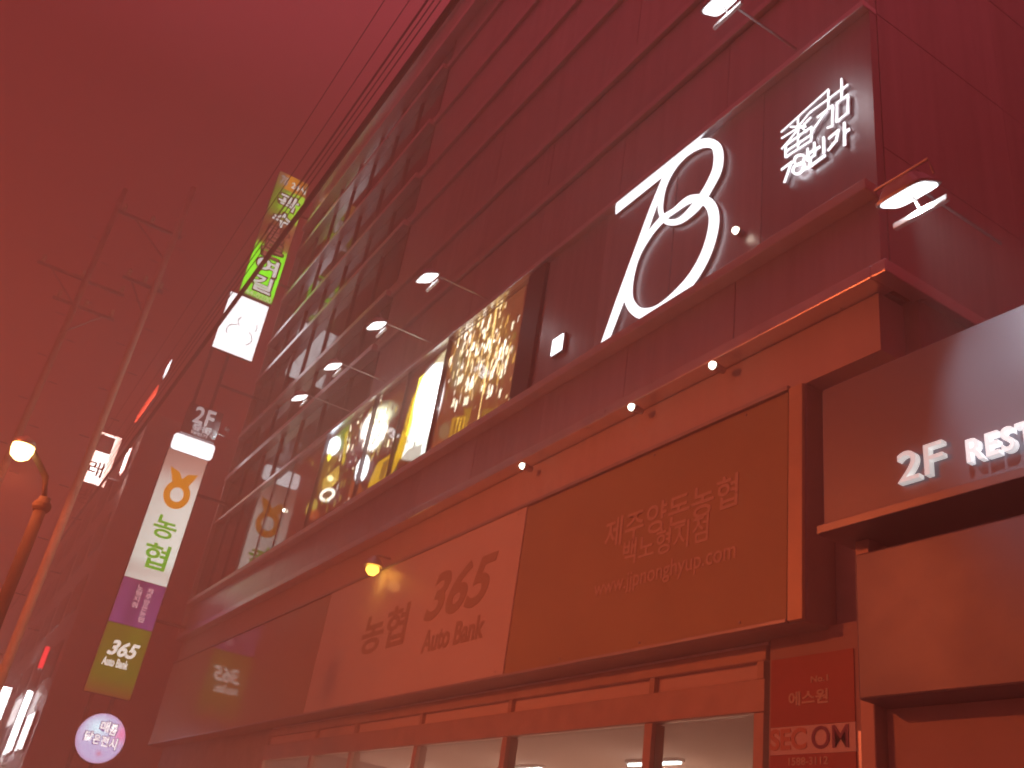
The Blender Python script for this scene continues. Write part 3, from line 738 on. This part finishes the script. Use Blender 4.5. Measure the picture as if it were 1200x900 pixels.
orange = mat('orange emblem print', (.6, .3, .02), .5, emit=lin(196, 126, 8), strength=1.8)
ec, ez = 4.50, 10.98
L = []; R_ = []
for i in range(32):
    a = 2 * math.pi * i / 32; L.append((ec + .40 * math.cos(a), ez + .46 * math.sin(a))); R_.append((ec + .20 * math.cos(a), ez + .235 * math.sin(a)))
obj('emblem', join(MB().strip(L, R_, True, XS + .007, XS + .002, 'x'), MB().prism([(ec - .24, ez + .30), (ec - .44, ez + .80), (ec - .14, ez + .72), (ec, ez + .52), (ec + .14, ez + .72), (ec + .44, ez + .80), (ec + .24, ez + .30), (ec, ez + .42)], XS + .009, XS + .002, 'x')), orange, bk)
gtxt = mat('green bank lettering', (.1, .4, .05), .5, emit=lin(72, 168, 24), strength=1.8)
obj('letter', text_mb('농', 4.13, 4.83, 9.55, 10.25, XS + .007, .005, 'x', bold=.018), gtxt, bk)
obj('letter', text_mb('협', 4.13, 4.86, 8.60, 9.38, XS + .007, .005, 'x', bold=.018), gtxt, bk)
pink_t = mat('pale pink lettering', (.6, .5, .5), .5, emit=lin(206, 168, 170), strength=1.8)
for s_, ya, zt_ in (('제주양돈농협', 4.58, 8.06), ('노형지점', 4.28, 8.08)):
    k = .17 if len(s_) > 4 else .17
    obj('lettering', join(*[text_mb(c, ya, ya + .17, zt_ - (i + 1) * k, zt_ - i * k - .02, XS + .006, .004, 'x', bold=.01) for i, c in enumerate(s_)]), pink_t, bk)
wt = mat('white sign lettering', (.7, .7, .7), .5, emit=lin(226, 226, 216), strength=1.8)
obj('lettering', text_mb('365', 4.06, 4.90, 5.98, 6.42, XS + .007, .005, 'x', bold=.035, shear=.3), wt, bk)
obj('lettering', text_mb('Auto Bank', 4.02, 4.74, 5.68, 5.92, XS + .007, .005, 'x', bold=.035), wt, bk)
# round sign
rc = Vector((XS, 4.65, 3.82)); rr = .64
rs = thing('round_sign', rc, 'round pale blue and pink glowing sign below the bank blade sign', 'sign', 'blade signs stacked on the corner')
obj('rim', MB().lathe(rc, [(rr, -.2), (rr + .02, -.12), (rr + .02, -.02), (rr, .0)], 'x', 40), case_m, rs)
me_v = []; me_c = []; me_f = []; NR, NA = 14, 48
for i in range(NR + 1):
    q = i / NR
    for j in range(NA):
        a = 2 * math.pi * j / NA; yy, zz = math.cos(a) * q, math.sin(a) * q
        me_v.append((.18 * (1 - q * q) ** .5 + .002, yy * rr, zz * rr))
        c = G((176, 168, 206)) * 1.0
        w1 = math.exp(-((yy + .25) / .45) ** 2 - ((zz - .35) / .4) ** 2); c = c * (1 - w1) + G((206, 238, 250)) * w1
        w2 = math.exp(-((yy - .78) / .3) ** 2 - ((zz - .3) / .35) ** 2); c = c * (1 - w2) + G((224, 130, 170)) * w2
        w3 = soft(q, .85, 1.); c = c * (1 - .35 * w3) + G((170, 90, 120)) * .35 * w3
        w4 = math.exp(-((yy - .1) / .12) ** 2 - ((zz + .62) / .1) ** 2); c = c * (1 - w4 * .7) + G((190, 90, 110)) * .7 * w4
        me_c.append((*c, 1))
for i in range(NR):
    for j in range(NA): me_f.append((i * NA + j, i * NA + (j + 1) % NA, (i + 1) * NA + (j + 1) % NA, (i + 1) * NA + j))
me = bpy.data.meshes.new('dome'); me.from_pydata(me_v, [], me_f); me.update()
ca = me.color_attributes.new('print', 'FLOAT_COLOR', 'POINT'); ca.data.foreach_set('color', np.array(me_c).ravel())
me.materials.append(attr_mat('round sign face', 2.4, .2)); me.shade_smooth()
o = bpy.data.objects.new('dome', me); COL.objects.link(o); o.parent = rs
pt = mat('white bubble lettering', (.8, .8, .8), .4, emit=(1, 1, 1), strength=1.9); pk = mat('purple outline print', (.25, .2, .35), .5, emit=lin(120, 104, 150), strength=1.4)
for (ch, y0, y1, z0, z1) in (('매', 4.52, 4.76, 3.97, 4.25), ('콤', 4.78, 4.98, 3.93, 4.22), ('닭', 4.20, 4.42, 3.68, 3.92), ('은', 4.44, 4.62, 3.64, 3.88), ('전', 4.65, 4.85, 3.62, 3.88), ('시', 4.88, 5.08, 3.58, 3.88)):
    obj('outline', text_mb(ch, y0 - .02, y1 + .02, z0 - .02, z1 + .02, XS + .20, .1, 'x', bold=.08), pk, rs)
    obj('letter', text_mb(ch, y0, y1, z0, z1, XS + .21, .05, 'x', bold=.03), pt, rs)

# ================================================================== street lamp and poles
LP = Vector((-14.30, 0.0, 6.05))
sl = thing('street_lamp', (-14.75, .55, .12), 'sodium street lamp glowing orange at the left edge', 'street lamp')
steel = mat('galvanised pole', (.10, .085, .075), .85, .0, noise=.2, scale=6)
obj('pole', MB().tube([(-14.75, .55, .12), (-14.62, .54, 3.0), (-14.55, .52, 5.55)], [.115, .09, .08], 16), steel, sl, smooth=True)
obj('collar', MB().lathe((-14.56, .52, 5.35), [(.10, 0), (.125, .04), (.125, .10), (.10, .14)], 'z', 16), steel, sl)
obj('arm', MB().tube([(-14.55, .52, 5.5), (-14.5, .42, 5.82), (-14.4, .2, 6.02), (-14.33, .05, 6.14)], .045, 10), steel, sl, smooth=True)
obj('lamp_head', MB().lathe(LP, [(.04, .18), (.13, .13), (.165, .06), (.155, .045)], 'z', 20), gm, sl, smooth=True)
obj('lamp_bowl', MB().lathe(LP, [(.148, .044), (.15, -.03), (.125, -.12), (.06, -.17)], 'z', 20), mat('sodium bowl', (.8, .6, .3), .3, emit=(1., .60, .20), strength=12.), sl, smooth=True)
l = bpy.data.lights.new('lamp', 'SPOT'); l.spot_size = math.radians(179); l.spot_blend = .06; l.energy = 70; l.color = (1., .15, .04); l.shadow_soft_size = .18
added_lamp_light = l.copy(); added_lamp_light.energy = 3000  # stronger light for the added lamp across the street
lo = bpy.data.objects.new('lamp', l); COL.objects.link(lo); lo.parent = sl; lo.location = LP + Vector((0, 0, -.32)) - Vector(sl.location)

sl['group'] = 'street lamps along the kerb'
copy_tree(sl, (5.0, .55, .12), 'added unseen sodium street lamp behind the viewer near the entrance portal')  # added lamp out of view, put in for its orange light
for X_, lb in ((-12.5, 'added unseen sodium street lamp across the street, lighting the bank panels orange'),):  # lamp added out of view to throw orange onto the lower facade
    c_ = copy_tree(sl, (X_, -5.75, .12), lb); c_.scale = (1, 1, 1.35)
    for q in c_.children:
        if q.type == 'LIGHT': q.data = added_lamp_light

lit_conc = mat('concrete pole', (.80, .78, .68), .75, noise=.15, scale=8)  # paler than the other pole to imitate light caught on it
conc2 = mat('dark concrete pole', (.58, .54, .48), .8, noise=.2, scale=8)
def upole(bx, by, top, label, arms):
    t = thing('utility_pole', (bx, by, .12), label, 'utility pole', 'concrete utility poles')
    obj('pole', MB().tube([(bx, by, .12), (bx, by, top)], [.10, .065], 16), lit_conc if bx > -21 else conc2, t, smooth=True)
    for (z, y0, y1) in arms:
        obj('crossarm', MB().box(bx - .035, bx + .035, by + y0, by + y1, z, z + .06), grey_metal, t)
        for yy in (y0 + .1, (y0 + y1) / 2, y1 - .1):
            obj('insulator', MB().lathe((bx, by + yy, z + .09), [(.03, 0), (.06, .04), (.04, .09), (.06, .13), (.03, .19)], 'z', 10), mat('porcelain', (.6, .55, .5), .3), t)
        obj('brace', MB().tube([(bx, by, z - .7), (bx, by + (y0 if abs(y0) > abs(y1) else y1) * .7, z)], .018, 6), grey_metal, t)
    sb = None
    for i in range(int((top - 4) / .55)):
        sd = .12 * (1 if i % 2 else -1)
        if sb is None or i == 1: sb = obj('step_bolt', MB().tube([(bx, by + sd, 3), (bx, by + sd * 2.6, 3)], .012, 6), grey_metal, t, origin=(bx, by, 3)) if i < 2 else sb
        if i == 0: s0 = sb
        if i > 1:
            c_ = (sb if i % 2 else s0).copy(); COL.objects.link(c_); c_.location.z = 3 + i * .55 - .12
        elif i == 1: sb.location.z += .55
pa = atx(222, 218, -20.0); pb = atx(180, 340, -20.0); pc = atx(207, 278, -20.)
upole(-20.0, pb.y, pa.z, 'concrete utility pole coloured pale as if lit, right of the other pole', [(pc.z, -1.3, .15), (pb.z, -.7, .2)])
pa = atx(147, 222, -22.0); pc = atx(100, 330, -22.)
upole(-22.0, pc.y, pa.z, 'faint concrete utility pole with crossarms at far left', [(pc.z, -1.1, .9), (pc.z - .7, -.5, .9)])
# cables along the street
cab = mat('black cable', (.02, .02, .02), .6)
for i, (px, py, y, r, lb) in enumerate([(356, 243, 3.3, .06, 'thick black overhead cable crossing the green blade sign'),
        (347, 222, 3.25, .012, 'thin wire crossing the green sign left of the thick cable'), (351, 224, 3.27, .012, 'thin wire crossing the green sign, middle of three'), (355, 227, 3.3, .012, 'thin wire crossing the green sign nearest the thick cable'),
        (480, 0, 3.4, .011, 'faint overhead wire leaving the frame top beside the roofline'), (425, 40, 2.6, .008, 'faint overhead wire left of the roofline in the sky'), (140, 20, .2, .006, 'faint high wire in the upper left sky'),
        (500, 0, 3.6, .009, 'faint overhead wire closest to the roof coping')]):
    p = at(px, py, y); sag = .0
    pts = [(xx, y, p.z + .0006 * ((xx - p.x) ** 2) * (0 if i < 4 else .3)) for xx in np.linspace(-75, 8, 30)]
    tag(obj('cable', MB().tube(pts, r, 7), cab), lb, 'cable', 'overhead cables along the street')

# ================================================================== buildings and signs farther along
N = thing('neighbour_building', (-56, 4.7, 0), 'pale tiled neighbouring building behind the blade signs', 'building')
tile = mat('pale tile wall', (.66, .60, .58), .45, .35, noise=.1, scale=1.5)
obj('wall', MB().box(-78, -47, 4.75, 16, 0, 19.5), tile, N)
obj('parapet', MB().box(-78.1, -46.9, 4.6, 16.1, 19.503, 20.2), tile, N)
for r_ in range(5):
    for c in range(6):
        x0 = -76.5 + c * 5; z0 = 4.2 + r_ * 3.1
        f = obj('window', MB().box(x0, x0 + 3.2, 4.68, 4.749, z0, z0 + 1.7), dark_metal, N)
        obj('pane', MB().box(x0 + .08, x0 + 3.12, 4.66, 4.678, z0 + .08, z0 + 1.62), tinted, f)
def far_sign(name, X, c0, c1, label, cat, face, d=.2, extra=None, reach=4.74):
    a = atx(*c0, X); b = atx(*c1, X); y0, y1 = sorted((a.y, b.y)); z0, z1 = sorted((a.z, b.z))
    t = thing(name, (X, (y0 + y1) / 2, z0), label, cat)
    obj('case', MB().box(X - d, X - .01, y0, y1, z0, z1), case_m, t, bevel=.02)
    obj('face', MB().box(X - .009, X, y0 + .03, y1 - .03, z0 + .03, z1 - .03), face, t)
    obj('bracket', join(*[MB().box(X - d * .7, X - d * .4, y1 - .02, max(reach, y1 + .1), z0 + f_ * (z1 - z0), z0 + f_ * (z1 - z0) + .08) for f_ in (.2, .8)]), grey_metal, t)
    return t, y0, y1, z0, z1
t, y0, y1, z0, z1 = far_sign('pink_blade_sign', -49, (113, 503), (122, 572), 'pinkish white lit blade sign with dark lettering right of the street lamp', 'sign', mat('pink lightbox', (.7, .5, .5), .4, emit=(1., .62, .52), strength=6.8))
obj('white_stripe', MB().box(-49 + .001, -49 + .006, y0 + .28 * (y1 - y0), y0 + .8 * (y1 - y0), z0 + .05, z1 - .1), mat('white stripe light', (.8, .8, .8), .4, emit=(1, .95, .9), strength=9.0), t)
dk = mat('dark red print', (.12, .01, .01), .5)
for i, c in enumerate('노래방'): obj('letter', text_mb(c, y0 + .22 * (y1 - y0), y0 + .75 * (y1 - y0), z1 - .9 - i * 1.45, z1 - .1 - i * 1.45, -49 + .012, .004, 'x', bold=.01), dk, t)
obj('dark_plate', MB().box(-49 + .001, -49 + .014, y0 + .02, y1 - .3, z0 + 1.7, z0 + 2.6), dk, t)
def wall_sign(name, pa_, pb_, y, h, label, face, txt=None, tm=None):
    a = at(*pa_, y); b = at(*pb_, y); x0, x1 = sorted((a.x, b.x)); z = (a.z + b.z) / 2
    t = thing(name, ((x0 + x1) / 2, y, z), label, 'sign')
    obj('case', MB().box(x0, x1, y + .02, y + .12, z, z + h), case_m, t, bevel=.01)
    if face: obj('face', MB().box(x0 + .03, x1 - .03, y, y + .019, z + .03, z + h - .03), face, t)
    if txt: letters(txt, x0 + .1, x1 - .1, z + .1, z + h - .1, y - .06, .06, tm, t, bold=.02)
    obj('bracket', join(*[MB().box(x0 + f_ * (x1 - x0), x0 + f_ * (x1 - x0) + .1, y + .12, 4.76, z + .1, z + .2) for f_ in (.15, .85)]), grey_metal, t)
    return t
redneon = mat('red neon', (.6, .05, .05), .4, emit=(1., .10, .05), strength=5.9)
a_ = at(160, 508, 4.5)
wall_sign('red_channel_sign', (152, 513), (187, 450), 4.5, .75, 'long red lettering band on the neighbouring facade left of the floor plate', None, '노래연습장주점', redneon)
wall_sign('white_channel_sign', (188, 450), (197, 433), 4.5, .8, 'small white lit end sign at the tip of the red lettering band', mat('white end light', (.8, .8, .8), .4, emit=(.9, .95, 1.), strength=7.2))
wall_sign('pink_channel_sign', (132, 578), (152, 532), 4.45, 1.3, 'pink and white lettering sign between the pink blade and the bank blade', mat('pink letter light', (.7, .4, .4), .4, emit=(1., .45, .38), strength=5.4), '맥주광장', mat('white letter light', (.8, .8, .8), .4, emit=(1, .9, .88), strength=9.0))
far_sign('red_small_sign', -50, (43, 783), (60, 758), 'small red lit sign low in the left distance', 'sign', mat('red lightbox', (.6, .05, .05), .4, emit=(.8, .03, .04), strength=4.5))
far_sign('white_lower_sign', -62, (-25, 797), (-17, 890), 'large white lightbox cut by the lower left edge of the frame', 'sign', mat('bright lightbox', (.8, .8, .8), .4, emit=(.95, .98, 1.), strength=22.))
t, y0, y1, z0, z1 = far_sign('white_narrow_sign', -52, (32, 808), (14, 880), 'narrow white lightbox with dark marks at lower left', 'sign', MATS['bright lightbox'])
for i, c in enumerate('치킨호프'): obj('letter', text_mb(c, y0 + .35 * (y1 - y0), y0 + .95 * (y1 - y0), z1 - 1.0 - i * .8, z1 - .4 - i * .8, -52 + .012, .004, 'x'), print_black, t)

# ================================================================== air volume added to stand for the red lens veil
hz = bpy.data.materials.new('haze air'); hz.use_nodes = True; n = hz.node_tree; n.nodes.clear()
vo = n.nodes.new('ShaderNodeVolumePrincipled'); ho = n.nodes.new('ShaderNodeOutputMaterial'); n.links.new(vo.outputs[0], ho.inputs['Volume'])
vo.inputs['Color'].default_value = (.97, .84, .80, 1); vo.inputs['Density'].default_value = 0.031; vo.inputs['Anisotropy'].default_value = .0
hb = obj('veil_haze', MB().box(-140, 140, -140, 140, -1.8, 25.5), hz); hb['kind'] = 'stuff'
